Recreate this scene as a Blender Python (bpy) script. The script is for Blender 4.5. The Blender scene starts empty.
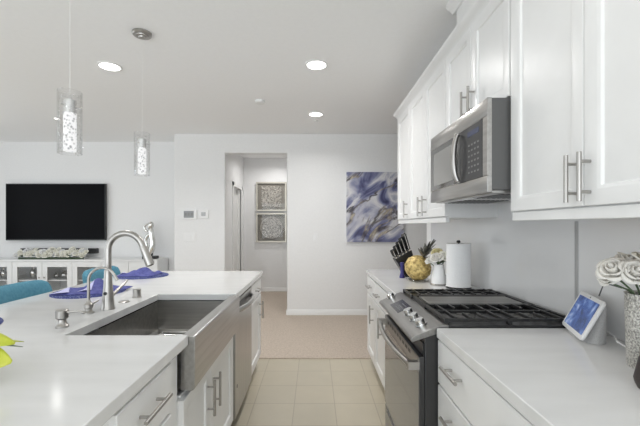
import bpy, bmesh, math, random
from mathutils import Vector, Matrix, noise as mnoise
random.seed(7)
S = bpy.context.scene
C = S.collection
PI = math.pi
R = math.radians

# ------------------------------------------------------------------ camera
CAMZ = 1.349
cam = bpy.data.objects.new('camera', bpy.data.cameras.new('camera'))
C.objects.link(cam)
cam.location = (0, 0, CAMZ)
cam.rotation_euler = (PI / 2, 0, 0)
cam.data.sensor_width = 36
cam.data.lens = 36 * 360 / 640
cam.data.shift_x = 5.5 / 640
cam.data.shift_y = 13 / 640
cam.data.clip_start = .05
S.camera = cam
# ------------------------------------------------------------------ world and exposure
w = bpy.data.worlds.new('world'); S.world = w; w.use_nodes = True
w.node_tree.nodes['Background'].inputs[0].default_value = (.88, .945, 1, 1)
w.node_tree.nodes['Background'].inputs[1].default_value = 1.3
vs = S.view_settings
vs.view_transform = 'Standard'; vs.look = 'None'; vs.gamma = 1; vs.use_curve_mapping = False
vs.exposure = -0.17
S.cycles.max_bounces = 10
S.cycles.diffuse_bounces = 6
S.cycles.caustics_reflective = False
S.cycles.caustics_refractive = False
S.cycles.sample_clamp_indirect = 4


def area(name, loc, rot, sx, sy, power, col=(1, 1, 1)):
    l = bpy.data.lights.new(name, 'AREA'); l.shape = 'RECTANGLE'; l.size = sx; l.size_y = sy
    l.energy = power; l.color = col
    o = bpy.data.objects.new(name, l); C.objects.link(o); o.location = loc; o.rotation_euler = rot
    return o


# area lamps added at unseen left and rear windows, tilted up to brighten ceiling
area('daylight_fill_left', (-5.9, 1.9, 1.45), (0, -PI / 2 - .4, 0), 2.2, 5.6, 42, (.90, .955, 1))
area('daylight_fill_rear', (-1.6, -2.85, 1.45), (PI / 2 + .4, 0, 0), 6.0, 2.2, 124, (.90, .955, 1))

# ------------------------------------------------------------------ materials
MATS = {}


def mat(name, col, rough=.5, metal=0, **k):
    m = bpy.data.materials.new(name); m.use_nodes = True
    b = m.node_tree.nodes['Principled BSDF']
    b.inputs['Base Color'].default_value = (*col, 1)
    b.inputs['Roughness'].default_value = rough
    b.inputs['Metallic'].default_value = metal
    for kk, v in k.items():
        b.inputs[kk.replace('_', ' ')].default_value = v
    MATS[name] = m
    return m


def nd(m, t, **k):
    n = m.node_tree.nodes.new(t)
    for kk, v in k.items():
        setattr(n, kk, v)
    return n


def lk(m, a, b):
    m.node_tree.links.new(a, b)


def ramp(m, stops, fac):
    r = nd(m, 'ShaderNodeValToRGB')
    e = r.color_ramp.elements
    while len(e) < len(stops):
        e.new(.5)
    for i, (p, c) in enumerate(stops):
        e[i].position = p
        e[i].color = (*c, 1)
    lk(m, fac, r.inputs[0])
    return r


def coords(m, scale=(1, 1, 1), rot=(0, 0, 0), kind='Object'):
    t = nd(m, 'ShaderNodeTexCoord'); mp = nd(m, 'ShaderNodeMapping')
    mp.inputs['Scale'].default_value = scale
    mp.inputs['Rotation'].default_value = rot
    lk(m, t.outputs[kind], mp.inputs[0])
    return mp.outputs[0]


def noise_mat(name, c0, c1, scale=5, stretch=(1, 1, 1), rough=.5, metal=0, lo=.35, hi=.65, bump=0, detail=4, rough_var=0, dist=0, **k):
    m = mat(name, c0, rough, metal, **k)
    b = m.node_tree.nodes['Principled BSDF']
    v = coords(m, stretch)
    n = nd(m, 'ShaderNodeTexNoise'); n.inputs['Scale'].default_value = scale
    n.inputs['Detail'].default_value = detail; n.inputs['Distortion'].default_value = dist
    lk(m, v, n.inputs['Vector'])
    r = ramp(m, [(lo, c0), (hi, c1)], n.outputs['Fac'])
    lk(m, r.outputs[0], b.inputs['Base Color'])
    if bump:
        bp = nd(m, 'ShaderNodeBump'); bp.inputs['Strength'].default_value = bump
        bp.inputs['Distance'].default_value = .01
        lk(m, n.outputs['Fac'], bp.inputs['Height'])
        lk(m, bp.outputs[0], b.inputs['Normal'])
    return m


M = {}
M['wall'] = noise_mat('wall_paint', (.82, .82, .82), (.84, .84, .84), 40, rough=.75)
M['ceil'] = noise_mat('ceiling_paint', (.925, .925, .925), (.94, .94, .94), 30, rough=.85)
M['trim'] = mat('trim_white', (.84, .84, .83), .4)
M['cab'] = noise_mat('cabinet_white', (.80, .80, .795), (.815, .815, .81), 12, rough=.32)
M['cabin'] = mat('cabinet_underside_wood', (.45, .34, .24), .5)
M['quartz'] = noise_mat('quartz', (.67, .67, .665), (.74, .74, .735), 2.2, (1, 5, 1), rough=.14, lo=.3, hi=.7, detail=6)
M['splash'] = noise_mat('backsplash_slab', (.76, .76, .76), (.80, .80, .80), 1.5, (1, 1, 4), rough=.13, detail=6)
M['steel'] = noise_mat('brushed_steel', (.43, .425, .41), (.50, .495, .48), 60, (1, 1, .04), rough=.3, metal=1)
M['steelh'] = noise_mat('brushed_steel_horizontal', (.45, .44, .425), (.53, .52, .505), 60, (1, .04, 1), rough=.3, metal=1)
M['sinkst'] = noise_mat('sink_steel', (.36, .35, .335), (.44, .43, .41), 50, (.05, 1, 1), rough=.33, metal=1)
M['nickel'] = mat('brushed_nickel', (.42, .405, .385), .34, 1)
M['chrome'] = mat('chrome', (.80, .80, .80), .08, 1)
M['silver'] = noise_mat('silver_leaf', (.62, .61, .58), (.83, .83, .82), 14, rough=.18, metal=1, bump=.3)
M['rside'] = mat('black_range_side', (.03, .03, .031), .3)
M['panelst'] = noise_mat('brushed_steel_panel', (.27, .265, .255), (.33, .325, .315), 60, (1, .04, 1), rough=.33, metal=1)
M['dark'] = mat('dark_grey_enamel', (.045, .045, .047), .28)
M['darkside'] = mat('grey_painted_side', (.105, .105, .105), .35)
M['black'] = mat('black_plastic', (.012, .012, .013), .35)
M['iron'] = noise_mat('cast_iron', (.010, .010, .010), (.02, .02, .02), 90, rough=.36)
M['griddle'] = noise_mat('griddle_plate', (.19, .185, .175), (.25, .245, .235), 30, (.1, 1, 1), rough=.4, metal=.6)
M['dglass'] = mat('dark_glass', (.10, .098, .095), .05, .0, Specular_IOR_Level=.8, Coat_Weight=.3, Coat_Roughness=.03)
M['screen'] = mat('tv_screen', (.004, .004, .005), .3, Specular_IOR_Level=.05)
M['displ'] = mat('range_display', (.02, .022, .03), .1)
M['white'] = mat('white_plastic', (.84, .84, .84), .3)
M['grey'] = mat('grey_marks', (.22, .22, .22), .4)
M['fabric'] = noise_mat('speaker_fabric', (.40, .40, .40), (.50, .50, .50), 400, rough=.9)
M['teal'] = noise_mat('teal_upholstery', (.060, .21, .30), (.085, .26, .35), 60, rough=.75, bump=.15)
M['woodleg'] = mat('stool_leg_wood', (.10, .07, .05), .45)
M['paper'] = noise_mat('paper_towel', (.82, .82, .82), (.86, .86, .86), 150, rough=.95, bump=.4)
M['leaf'] = noise_mat('dark_leaf', (.05, .09, .045), (.11, .15, .08), 20, rough=.5)
M['lime'] = noise_mat('lime_leaf', (.42, .47, .03), (.62, .62, .10), 14, rough=.4)
M['petal'] = noise_mat('white_petal', (.90, .88, .83), (.94, .92, .87), 20, rough=.6, Subsurface_Weight=.0)
M['cream'] = noise_mat('cream_petal', (.88, .85, .72), (.92, .89, .80), 30, rough=.6)
M['yellow0'] = noise_mat('pale_yellow_petal', (.70, .62, .30), (.82, .76, .48), 25, rough=.6)


def petal(name, col, thru=.45):
    m = bpy.data.materials.new(name); m.use_nodes = True
    nt = m.node_tree; nt.nodes.remove(nt.nodes['Principled BSDF'])
    df = nd(m, 'ShaderNodeBsdfDiffuse'); tl = nd(m, 'ShaderNodeBsdfTranslucent'); ms = nd(m, 'ShaderNodeMixShader')
    nz = nd(m, 'ShaderNodeTexNoise'); nz.inputs['Scale'].default_value = 25
    rp = ramp(m, [(.35, tuple(c * .94 for c in col)), (.65, col)], nz.outputs['Fac'])
    lk(m, rp.outputs[0], df.inputs[0]); lk(m, rp.outputs[0], tl.inputs[0])
    ms.inputs[0].default_value = thru
    lk(m, df.outputs[0], ms.inputs[1]); lk(m, tl.outputs[0], ms.inputs[2]); lk(m, ms.outputs[0], nt.nodes['Material Output'].inputs[0])
    return m


M['petal'] = petal('white_petal', (.97, .955, .92))
M['cream'] = petal('cream_petal', (.97, .955, .87), .15)
M['yellow'] = petal('pale_yellow_petal', (.84, .78, .50))
M['purple'] = mat('purple_plastic', (.035, .03, .17), .3)
M['brownc'] = mat('dark_brown_leather', (.035, .026, .023), .4)
M['frost'] = mat('silver_frame', (.60, .57, .50), .35, .5)
M['linen'] = noise_mat('grey_linen', (.30, .28, .245), (.36, .335, .295), 80, rough=.9)
M['relief'] = noise_mat('white_relief', (.58, .54, .48), (.78, .75, .70), 30, rough=.8)
M['navy'] = None


def speckle(name, base, spot, scale, lo, hi, rough=.8, bump=.0):
    m = mat(name, base, rough)
    b = m.node_tree.nodes['Principled BSDF']
    v = coords(m)
    n = nd(m, 'ShaderNodeTexVoronoi'); n.inputs['Scale'].default_value = scale
    lk(m, v, n.inputs['Vector'])
    r = ramp(m, [(lo, spot), (hi, base)], n.outputs['Distance'])
    lk(m, r.outputs[0], b.inputs['Base Color'])
    if bump:
        bp = nd(m, 'ShaderNodeBump'); bp.inputs['Strength'].default_value = bump; bp.inputs['Distance'].default_value = .006
        lk(m, n.outputs['Distance'], bp.inputs['Height']); lk(m, bp.outputs[0], b.inputs['Normal'])
    return m


M['navy'] = speckle('woven_navy', (.035, .05, .20), (.25, .27, .42), 110, .15, .4, .8, .6)
M['napkin'] = noise_mat('indigo_cloth', (.06, .068, .25), (.095, .105, .33), 50, rough=.75, bump=.1)
M['napkin2'] = mat('lavender_cloth', (.52, .52, .78), .8)
M['gold'] = noise_mat('aged_gold', (.30, .20, .06), (.72, .55, .22), 42, rough=.4, metal=.25, lo=.36, hi=.6, bump=.8)
M['pebble'] = noise_mat('silver_pebbles', (.28, .27, .245), (.74, .72, .67), 170, rough=.3, lo=.36, hi=.62, bump=1, detail=2)

# tiles: square grid with thin grout lines
m = mat('floor_tile', (.6, .55, .45), .35)
b = m.node_tree.nodes['Principled BSDF']
br = nd(m, 'ShaderNodeTexBrick'); br.offset = 0; br.squash = 1
TILE = .305
for k, v in (('Scale', 1.0), ('Mortar Size', .0032), ('Mortar Smooth', .2), ('Bias', 0), ('Brick Width', TILE), ('Row Height', TILE)):
    br.inputs[k].default_value = v
br.inputs['Color1'].default_value = (.545, .49, .385, 1)
br.inputs['Color2'].default_value = (.525, .475, .375, 1)
br.inputs['Mortar'].default_value = (.40, .35, .275, 1)
t = nd(m, 'ShaderNodeTexCoord'); mp = nd(m, 'ShaderNodeMapping')
mp.inputs['Location'].default_value = (-.0275, .028, 0)
lk(m, t.outputs['Object'], mp.inputs[0]); lk(m, mp.outputs[0], br.inputs[0])
nz = nd(m, 'ShaderNodeTexNoise'); nz.inputs['Scale'].default_value = 7; nz.inputs['Detail'].default_value = 5
lk(m, t.outputs['Object'], nz.inputs[0])
mx = nd(m, 'ShaderNodeMix', data_type='RGBA', blend_type='MULTIPLY'); mx.inputs[0].default_value = .25
lk(m, br.outputs[0], mx.inputs[6])
rr = ramp(m, [(.3, (.8, .8, .8)), (.7, (1, 1, 1))], nz.outputs['Fac']); lk(m, rr.outputs[0], mx.inputs[7])
lk(m, mx.outputs[2], b.inputs['Base Color'])
M['tile'] = m
M['carpet'] = noise_mat('beige_carpet', (.41, .345, .285), (.59, .505, .43), 55, (1, 1, 1), rough=.95, lo=.25, hi=.75, bump=.6, detail=8)

# glass: thin panes, clear head-on and mirror-like at a glancing angle


def thin_glass(name, bubbles=False, tint=.97, ior=1.45):
    m = bpy.data.materials.new(name); m.use_nodes = True
    nt = m.node_tree
    nt.nodes.remove(nt.nodes['Principled BSDF'])
    out = nt.nodes['Material Output']
    tr = nd(m, 'ShaderNodeBsdfTransparent'); tr.inputs[0].default_value = (tint, tint, tint, 1)
    gl = nd(m, 'ShaderNodeBsdfGlossy'); gl.inputs['Roughness'].default_value = .02
    lw = nd(m, 'ShaderNodeLayerWeight'); lw.inputs['Blend'].default_value = .5
    pw = nd(m, 'ShaderNodeMath', operation='POWER'); pw.inputs[1].default_value = 4 if not bubbles else 3
    lk(m, lw.outputs['Facing'], pw.inputs[0])
    ma = nd(m, 'ShaderNodeMath', operation='MULTIPLY_ADD'); ma.inputs[1].default_value = .85; ma.inputs[2].default_value = .02 if not bubbles else .05
    lk(m, pw.outputs[0], ma.inputs[0])
    mixs = nd(m, 'ShaderNodeMixShader')
    lk(m, ma.outputs[0], mixs.inputs[0]); lk(m, tr.outputs[0], mixs.inputs[1]); lk(m, gl.outputs[0], mixs.inputs[2])
    lk(m, mixs.outputs[0], out.inputs[0])
    if bubbles:
        vo = nd(m, 'ShaderNodeTexVoronoi'); vo.inputs['Scale'].default_value = 48; lk(m, coords(m), vo.inputs[0])
        rp = ramp(m, [(.0, (1, 1, 1)), (.26, (0, 0, 0))], vo.outputs['Distance'])
        bp = nd(m, 'ShaderNodeBump'); bp.inputs['Strength'].default_value = 1; bp.inputs['Distance'].default_value = .02
        lk(m, rp.outputs[0], bp.inputs['Height'])
        lk(m, bp.outputs[0], gl.inputs['Normal'])
        ad = nd(m, 'ShaderNodeMath', operation='MULTIPLY_ADD'); ad.inputs[1].default_value = .6; ad.use_clamp = True
        lk(m, rp.outputs[0], ad.inputs[0]); lk(m, ma.outputs[0], ad.inputs[2]); lk(m, ad.outputs[0], mixs.inputs[0])
    return m


M['glass'] = thin_glass('clear_glass')
M['bglass'] = thin_glass('bubble_glass', True)
# lit crystal core of the pendants
m = mat('lit_crystal', (.12, .12, .12), .3); bb = m.node_tree.nodes['Principled BSDF']
vo = nd(m, 'ShaderNodeTexVoronoi'); vo.inputs['Scale'].default_value = 62; lk(m, coords(m), vo.inputs[0])
rp = ramp(m, [(.15, (.30, .30, .31)), (.5, (1, 1, 1))], vo.outputs['Distance'])
lk(m, rp.outputs[0], bb.inputs['Emission Color']); bb.inputs['Emission Strength'].default_value = 1.05
M['crystal'] = m


def emit(name, col, s):
    m = mat(name, col, .5); bb = m.node_tree.nodes['Principled BSDF']
    bb.inputs['Emission Color'].default_value = (*col, 1); bb.inputs['Emission Strength'].default_value = s
    return m


M['lamp'] = emit('lit_diffuser', (1, .98, .95), 6)
# blue misty picture on the smart display
m = mat('display_picture', (.02, .03, .06), .08); bb = m.node_tree.nodes['Principled BSDF']
nz = nd(m, 'ShaderNodeTexNoise'); nz.inputs['Scale'].default_value = 16; nz.inputs['Detail'].default_value = 6; nz.inputs['Distortion'].default_value = .8
lk(m, coords(m), nz.inputs[0])
rp = ramp(m, [(.32, (.012, .03, .12)), (.5, (.05, .11, .35)), (.6, (.16, .27, .58)), (.72, (.6, .68, .85))], nz.outputs['Fac'])
lk(m, rp.outputs[0], bb.inputs['Emission Color']); bb.inputs['Emission Strength'].default_value = .75
M['dpic'] = m

# fluid painting: indigo and white washes with bronze veins running up to the right
m = mat('fluid_painting', (.5, .5, .6), .45); bb = m.node_tree.nodes['Principled BSDF']
v = coords(m, (1, 1, 1), (0, R(50), 0))
mp2 = nd(m, 'ShaderNodeMapping'); mp2.inputs['Scale'].default_value = (.62, 1, 1.25); mp2.inputs['Location'].default_value = (3.1, .4, 1.7); lk(m, v, mp2.inputs[0])
n1 = nd(m, 'ShaderNodeTexNoise'); n1.inputs['Scale'].default_value = 3.4; n1.inputs['Detail'].default_value = 5; n1.inputs['Distortion'].default_value = .9
lk(m, mp2.outputs[0], n1.inputs[0])
cr = ramp(m, [(.30, (.03, .032, .085)), (.38, (.085, .09, .20)), (.45, (.22, .235, .37)), (.52, (.48, .48, .56)), (.59, (.70, .69, .70)), (.69, (.27, .30, .42)), (.76, (.62, .62, .65))], n1.outputs['Fac'])
n2 = nd(m, 'ShaderNodeTexNoise'); n2.inputs['Scale'].default_value = 2.2; n2.inputs['Detail'].default_value = 6; n2.inputs['Distortion'].default_value = .7
mp3 = nd(m, 'ShaderNodeMapping'); mp3.inputs['Location'].default_value = (1.3, 2.2, .9); lk(m, mp2.outputs[0], mp3.inputs[0])
lk(m, mp3.outputs[0], n2.inputs[0])
vr = ramp(m, [(.462, (0, 0, 0)), (.490, (.9, .9, .9)), (.502, (.9, .9, .9)), (.53, (0, 0, 0))], n2.outputs['Fac'])
mxx = nd(m, 'ShaderNodeMix', data_type='RGBA'); lk(m, vr.outputs[0], mxx.inputs[0]); lk(m, cr.outputs[0], mxx.inputs[6])
n3 = nd(m, 'ShaderNodeTexNoise'); n3.inputs['Scale'].default_value = 12; lk(m, mp2.outputs[0], n3.inputs[0])
vc = ramp(m, [(.35, (.035, .03, .04)), (.52, (.15, .125, .11)), (.70, (.50, .43, .30))], n3.outputs['Fac'])
lk(m, vc.outputs[0], mxx.inputs[7]); lk(m, mxx.outputs[2], bb.inputs['Base Color'])
M['painting'] = m


# ------------------------------------------------------------------ mesh builder
class MB:
    def __init__(s, f=None):
        s.bm = bmesh.new(); s.f = f

    def v(s, p):
        p = Vector(p)
        return s.bm.verts.new(s.f @ p if isinstance(s.f, Matrix) else (Vector(s.f(p)) if s.f else p))

    def face(s, vs):
        try:
            return s.bm.faces.new(vs)
        except ValueError:
            return None

    def box(s, x0, x1, y0, y1, z0, z1):
        P = [s.v((x, y, z)) for z in (z0, z1) for x, y in ((x0, y0), (x1, y0), (x1, y1), (x0, y1))]
        for q in ((3, 2, 1, 0), (4, 5, 6, 7), (0, 1, 5, 4), (1, 2, 6, 5), (2, 3, 7, 6), (3, 0, 4, 7)):
            s.face([P[i] for i in q])
        return s

    def loft(s, rings, cap=True, closed=True):
        V = [[s.v(p) for p in r] for r in rings]
        n = len(V[0])
        for a, b in zip(V, V[1:]):
            for i in range(n if closed else n - 1):
                j = (i + 1) % n
                s.face([a[i], a[j], b[j], b[i]])
        if cap:
            s.face(V[0][::-1]); s.face(V[-1])
        return s

    def prism(s, poly, y0, y1):          # polygon in x,z extruded along y
        return s.loft([[(x, y0, z) for x, z in poly], [(x, y1, z) for x, z in poly]])

    def tube(s, pts, r, seg=12, cap=True, flat=1.0):
        pts = [Vector(p) for p in pts]
        if not isinstance(r, (list, tuple)):
            r = [r] * len(pts)
        rings = []
        up = None
        for i, p in enumerate(pts):
            d = (pts[min(i + 1, len(pts) - 1)] - pts[max(i - 1, 0)]).normalized()
            if up is None:
                a = Vector((0, 0, 1)) if abs(d.z) < .9 else Vector((1, 0, 0))
                up = (a - d * a.dot(d)).normalized()
            else:
                up = (up - d * up.dot(d)).normalized()
            sd = d.cross(up)
            rings.append([p + (up * math.cos(t) * flat + sd * math.sin(t)) * r[i] for t in [2 * PI * k / seg for k in range(seg)]])
        return s.loft(rings, cap)

    def cyl(s, a, b, r, r2=None, seg=20):
        return s.tube([a, b], [r, r if r2 is None else r2], seg)

    def lathe(s, prof, c=(0, 0, 0), seg=28, cap=True, sx=1, sy=1):
        return s.loft([[(c[0] + r * math.cos(t) * sx, c[1] + r * math.sin(t) * sy, c[2] + z) for t in [2 * PI * k / seg for k in range(seg)]] for r, z in prof], cap)

    def ball(s, c, r, sc=(1, 1, 1), seg=16, rings=10):
        pr = [(max(math.sin(PI * k / rings), .002) * r, -math.cos(PI * k / rings) * r) for k in range(rings + 1)]
        return s.loft([[(c[0] + q * math.cos(t) * sc[0], c[1] + q * math.sin(t) * sc[1], c[2] + z * sc[2]) for t in [2 * PI * k / seg for k in range(seg)]] for q, z in pr], True)

    def rectring(s, u0, u1, v0, v1, steps):
        """nested rectangles in local (u, v, n); steps = (inset, n)"""
        return s.loft([[(u0 + i, v0 + i, n), (u1 - i, v0 + i, n), (u1 - i, v1 - i, n), (u0 + i, v1 - i, n)] for i, n in steps])

    def sheet(s, fn, nu, nv):
        V = [[s.v(fn(i / nu, j / nv)) for j in range(nv + 1)] for i in range(nu + 1)]
        for i in range(nu):
            for j in range(nv):
                s.face([V[i][j], V[i + 1][j], V[i + 1][j + 1], V[i][j + 1]])
        return s


def root_loc(o):
    while o.parent:
        o = o.parent
    return Vector(o.location)


def obj(name, mb, material, parent=None, bevel=0, smooth=True, solid=0, sub=0):
    bm = mb.bm
    bmesh.ops.recalc_face_normals(bm, faces=bm.faces[:])
    if parent is None:
        xs = [v.co for v in bm.verts]
        L = Vector(((min(p.x for p in xs) + max(p.x for p in xs)) / 2, (min(p.y for p in xs) + max(p.y for p in xs)) / 2, min(p.z for p in xs)))
    else:
        L = root_loc(parent)
    for v in bm.verts:
        v.co -= L
    me = bpy.data.meshes.new(name); bm.to_mesh(me); bm.free()
    if smooth:
        for p in me.polygons:
            p.use_smooth = True
        me.set_sharp_from_angle(angle=R(38))
    me.materials.append(material)
    o = bpy.data.objects.new(name, me); C.objects.link(o)
    if parent is None:
        o.location = L
    else:
        o.parent = parent
    if solid:
        md = o.modifiers.new('s', 'SOLIDIFY'); md.thickness = solid; md.offset = 0
    if bevel:
        md = o.modifiers.new('b', 'BEVEL'); md.width = bevel; md.segments = 2; md.limit_method = 'ANGLE'; md.angle_limit = R(40)
    if sub:
        md = o.modifiers.new('u', 'SUBSURF'); md.levels = sub; md.render_levels = sub
    return o


def tag(o, label, cat, group=None):
    o['label'] = label; o['category'] = cat
    if group:
        o['group'] = group
    return o


def thing(name, label, cat, loc, group=None):
    o = bpy.data.objects.new(name, None); C.objects.link(o); o.location = loc
    o.empty_display_size = .1
    return tag(o, label, cat, group)


def struct(name, mb, material, parent=None, **k):
    o = obj(name, mb, material, parent, **k)
    if parent is None:
        o['kind'] = 'structure'
    return o


def dup(o, loc=None, parent=None):
    c = o.copy(); C.objects.link(c)
    if parent is not None:
        c.parent = parent
    if loc is not None:
        c.location = loc
    for ch in o.children:
        dup(ch, None, c)
    return c


# ------------------------------------------------------------------ the room
CEIL = 2.74
WX = 1.185            # right kitchen wall
struct('floor', MB().box(-6, 3.2, -3, 3.65, -.1, 0), M['tile'])
struct('floor_carpet', MB().box(-6, 3.2, 3.65, 7.5, -.1, .012), M['carpet'], bevel=.006)
struct('ceiling', MB().box(-6.1, 3.3, -3.1, 7.6, CEIL, CEIL + .1), M['ceil'])
BW, BT = 5.41, 5.55
mb = MB().prism([(-2.11, 0), (-1.345, 0), (-1.345, 2.446), (-.413, 2.446), (-.413, 0), (3.2, 0), (3.2, CEIL), (-2.11, CEIL)], BW, BT)
struct('wall_back', mb, M['wall'], bevel=.012)
struct('wall_return', MB().box(-2.11, -1.97, BT - .02, 6.0, 0, CEIL), M['wall'])
struct('wall_living', MB().box(-6.1, -2.11, 5.95, 6.1, 0, CEIL), M['wall'])
mb = MB()
for y0, y1, z0, z1 in ((5.55, 6.42, 0, CEIL), (7.10, 7.5, 0, CEIL), (6.42, 7.10, 2.06, CEIL)):
    mb.box(-1.57, -1.45, y0, y1, z0, z1)
struct('wall_hall_left', mb, M['wall'])
struct('wall_hall_right', MB().box(-.30, -.18, 5.55, 7.36, 0, CEIL), M['wall'])
struct('wall_hall_end', MB().box(-1.57, -.18, 7.36, 7.5, 0, CEIL), M['wall'])
struct('wall_right', MB().box(WX, WX + .14, -3, 3.81, 0, CEIL), M['wall'], bevel=.01)
struct('wall_far_right', MB().box(3.2, 3.3, -3, 5.55, 0, CEIL), M['wall'])
# left wall with two wide windows, rear wall with one
mb = MB().box(-6.1, -6, -3, -.9, 0, CEIL).box(-6.1, -6, 4.7, 6, 0, CEIL).box(-6.1, -6, -.9, 4.7, 0, .35).box(-6.1, -6, -.9, 4.7, 2.55, CEIL)
struct('wall_left', mb, M['wall'])
mb = MB().box(-6, -4.6, -3.1, -3, 0, CEIL).box(1.4, 3.2, -3.1, -3, 0, CEIL).box(-4.6, 1.4, -3.1, -3, 2.55, CEIL).box(-4.6, 1.4, -3.1, -3, 0, .35)
struct('wall_rear', mb, M['wall'])


def window(name, mbf, x0, x1, n):
    mb = MB(mbf)
    for k in range(n + 1):
        u = x0 + (x1 - x0) * k / n
        mb.box(u - .04, u + .04, -.04, .04, .35, 2.55)
    mb.box(x0, x1, -.04, .04, .35, .43).box(x0, x1, -.04, .04, 2.47, 2.55)
    struct(name, mb, M['trim'])


window('window_1', lambda p: (-6.05 + p.y, p.x, p.z), -.9, 4.7, 3)
window('window_2', lambda p: (p.x, -3.05 + p.y, p.z), -4.6, 1.4, 3)
# baseboards
BBP = [(0, 0), (.014, 0), (.014, .062), (.009, .070), (.009, .076), (.004, .082), (0, .082)]


def baseboard(name, p0, p1, nrm):
    p0, p1, nrm = Vector((*p0, .01)), Vector((*p1, .01)), Vector((*nrm, 0))
    mb = MB().loft([[p + nrm * a + Vector((0, 0, z)) for a, z in BBP] for p in (p0, p1)])
    struct(name, mb, M['trim'])


baseboard('baseboard_back', (-.413, BW), (3.2, BW), (0, -1))
baseboard('baseboard_back_left', (-2.11, BW), (-1.345, BW), (0, -1))
baseboard('baseboard_hall_end', (-1.45, 7.36), (-.30, 7.36), (0, -1))
baseboard('baseboard_hall_left', (-1.45, 5.55), (-1.45, 6.36), (1, 0))
baseboard('baseboard_hall_right', (-.30, 5.55), (-.30, 7.36), (-1, 0))
baseboard('baseboard_jamb', (-.413, BW), (-.413, BT), (-1, 0))
baseboard('baseboard_living', (-6, 5.95), (-2.11, 5.95), (0, -1))
baseboard('baseboard_left', (-6, -.9), (-6, 5.9), (1, 0))
# hall door on the left: casing plus a white slab with its lever
mb = MB()
mb.box(-1.47, -1.43, 6.34, 6.42, .01, 2.14).box(-1.47, -1.43, 7.10, 7.18, .01, 2.14).box(-1.47, -1.43, 6.34, 7.18, 2.06, 2.14)
mb.box(-1.57, -1.47, 6.42, 6.435, .01, 2.06).box(-1.57, -1.47, 7.085, 7.10, .01, 2.06)
struct('trim_1', mb, M['trim'], bevel=.006)
mb = MB(lambda p: (-1.535 + p.z, p.x, p.y))
mb.rectring(6.437, 7.083, .02, 2.05, [(0, -.03), (0, 0), (.10, 0), (.108, -.008), (.13, -.008)])
dr = struct('door_1', mb, M['trim'])
mb = MB().cyl((-1.535, 6.50, .98), (-1.49, 6.50, .98), .011).cyl((-1.535, 6.50, .98), (-1.528, 6.50, .98), .028).tube([(-1.49, 6.49, .98), (-1.49, 6.60, .98)], .009)
obj('door_handle', mb, M['black'], dr)

# ------------------------------------------------------------------ cabinets
FR = .058


def fR(X):   # faces -x at plane X : local (u,v,n) -> (X-n, u, v)
    return lambda p: (X - p.z, p.x, p.y)


def fL(X):   # faces +x
    return lambda p: (X + p.z, p.x, p.y)


def fF(Y):   # faces -y
    return lambda p: (p.x, Y - p.z, p.y)


def shaker(name, f, u0, u1, v0, v1, parent, t=.02, fr=FR, material=None):
    mb = MB(f)
    mb.rectring(u0, u1, v0, v1, [(0, 0), (0, t - .002), (.002, t), (fr - .012, t), (fr - .006, t - .004), (fr, t - .006), (fr + .004, t - .014), (fr + .012, t - .014)])
    return obj(name, mb, material or M['cab'], parent)


def slab(name, f, u0, u1, v0, v1, parent, t=.02, material=None):
    mb = MB(f)
    mb.rectring(u0, u1, v0, v1, [(0, 0), (0, t - .003), (.003, t)])
    return obj(name, mb, material or M['cab'], parent)


def pull(f, u, v, parent, length=.16, vert=True, off=.02, r=.0065, so=.034):
    mb = MB(f)
    h = length / 2
    if vert:
        mb.cyl((u, v - h, off + so), (u, v + h, off + so), r)
        for q in (-.62, .62):
            mb.cyl((u, v + q * h, off), (u, v + q * h, off + so), r * .75, seg=10)
    else:
        mb.cyl((u - h, v, off + so), (u + h, v, off + so), r)
        for q in (-.62, .62):
            mb.cyl((u + q * h, v, off), (u + q * h, v, off + so), r * .75, seg=10)
    return obj('handle', mb, M['nickel'], parent)


def upper(label, y0, y1, z0, z1, doors, X=.855, rail=True, group=None, under='cab'):
    """wall cabinet on the right wall; doors: list of (y0, y1, handle_y or None)"""
    t = thing('wall_cabinet', label, 'cabinet', ((X + WX) / 2, (y0 + y1) / 2, z0 - (.036 if rail else 0)), group)
    obj('body', MB().box(X, WX - .002, y0, y1, z0, z1), M['cab'], t, bevel=.001)
    if rail:
        obj('light_rail', MB().box(X - .012, X + .01, y0 + .002, y1 - .002, z0 - .036, z0), M['cab'], t, bevel=.002)
        obj('underside', MB().box(X + .01, WX - .002, y0 + .004, y1 - .004, z0 - .004, z0 - .0005), M[under], t)
    for a, b_, hy in doors:
        d = shaker('door', fR(X), a + .002, b_ - .002, z0 + .004, z1 - .02, t)
        if hy is not None:
            pull(fR(X), hy, z0 + (.092 if rail else .10), d, length=.15)
    return t


# ------------------------------------------------------------------ right run: uppers
UT = 2.44
upper('white wall cabinet with one door at the far end beside the painting', 3.185, 3.62, 1.407, UT, [(3.185, 3.62, 3.235)])
upper('white two-door wall cabinet between microwave and end wall cabinet', 2.305, 3.18, 1.407, UT, [(2.305, 2.742, 2.69), (2.742, 3.18, 2.80)])
upper('short white two-door wall cabinet above the microwave', 1.545, 2.30, 1.905, UT, [(1.545, 1.925, 1.882), (1.925, 2.30, 1.968)], rail=False)
upper('tall white two-door wall cabinet above the near worktop and smart display', .70, 1.535, 1.407, UT, [(.70, 1.118, 1.090), (1.118, 1.535, 1.147)], under='cabin')
# crown along the cabinet tops
CR = [(0, 0), (-.012, 0), (-.016, .012), (-.030, .022), (-.048, .034), (-.052, .046), (-.052, .056), (0, .056)]
mb = MB().loft([[(.855 + a, y, UT - .012 + z) for a, z in CR] for y in (.70, 3.62 + .04)])
mb.box(.855, WX, 3.62, 3.66, UT - .012, UT + .044).box(.855, WX, .70, 3.62, UT, UT + .044)
struct('trim_2', mb, M['cab'])
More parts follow.
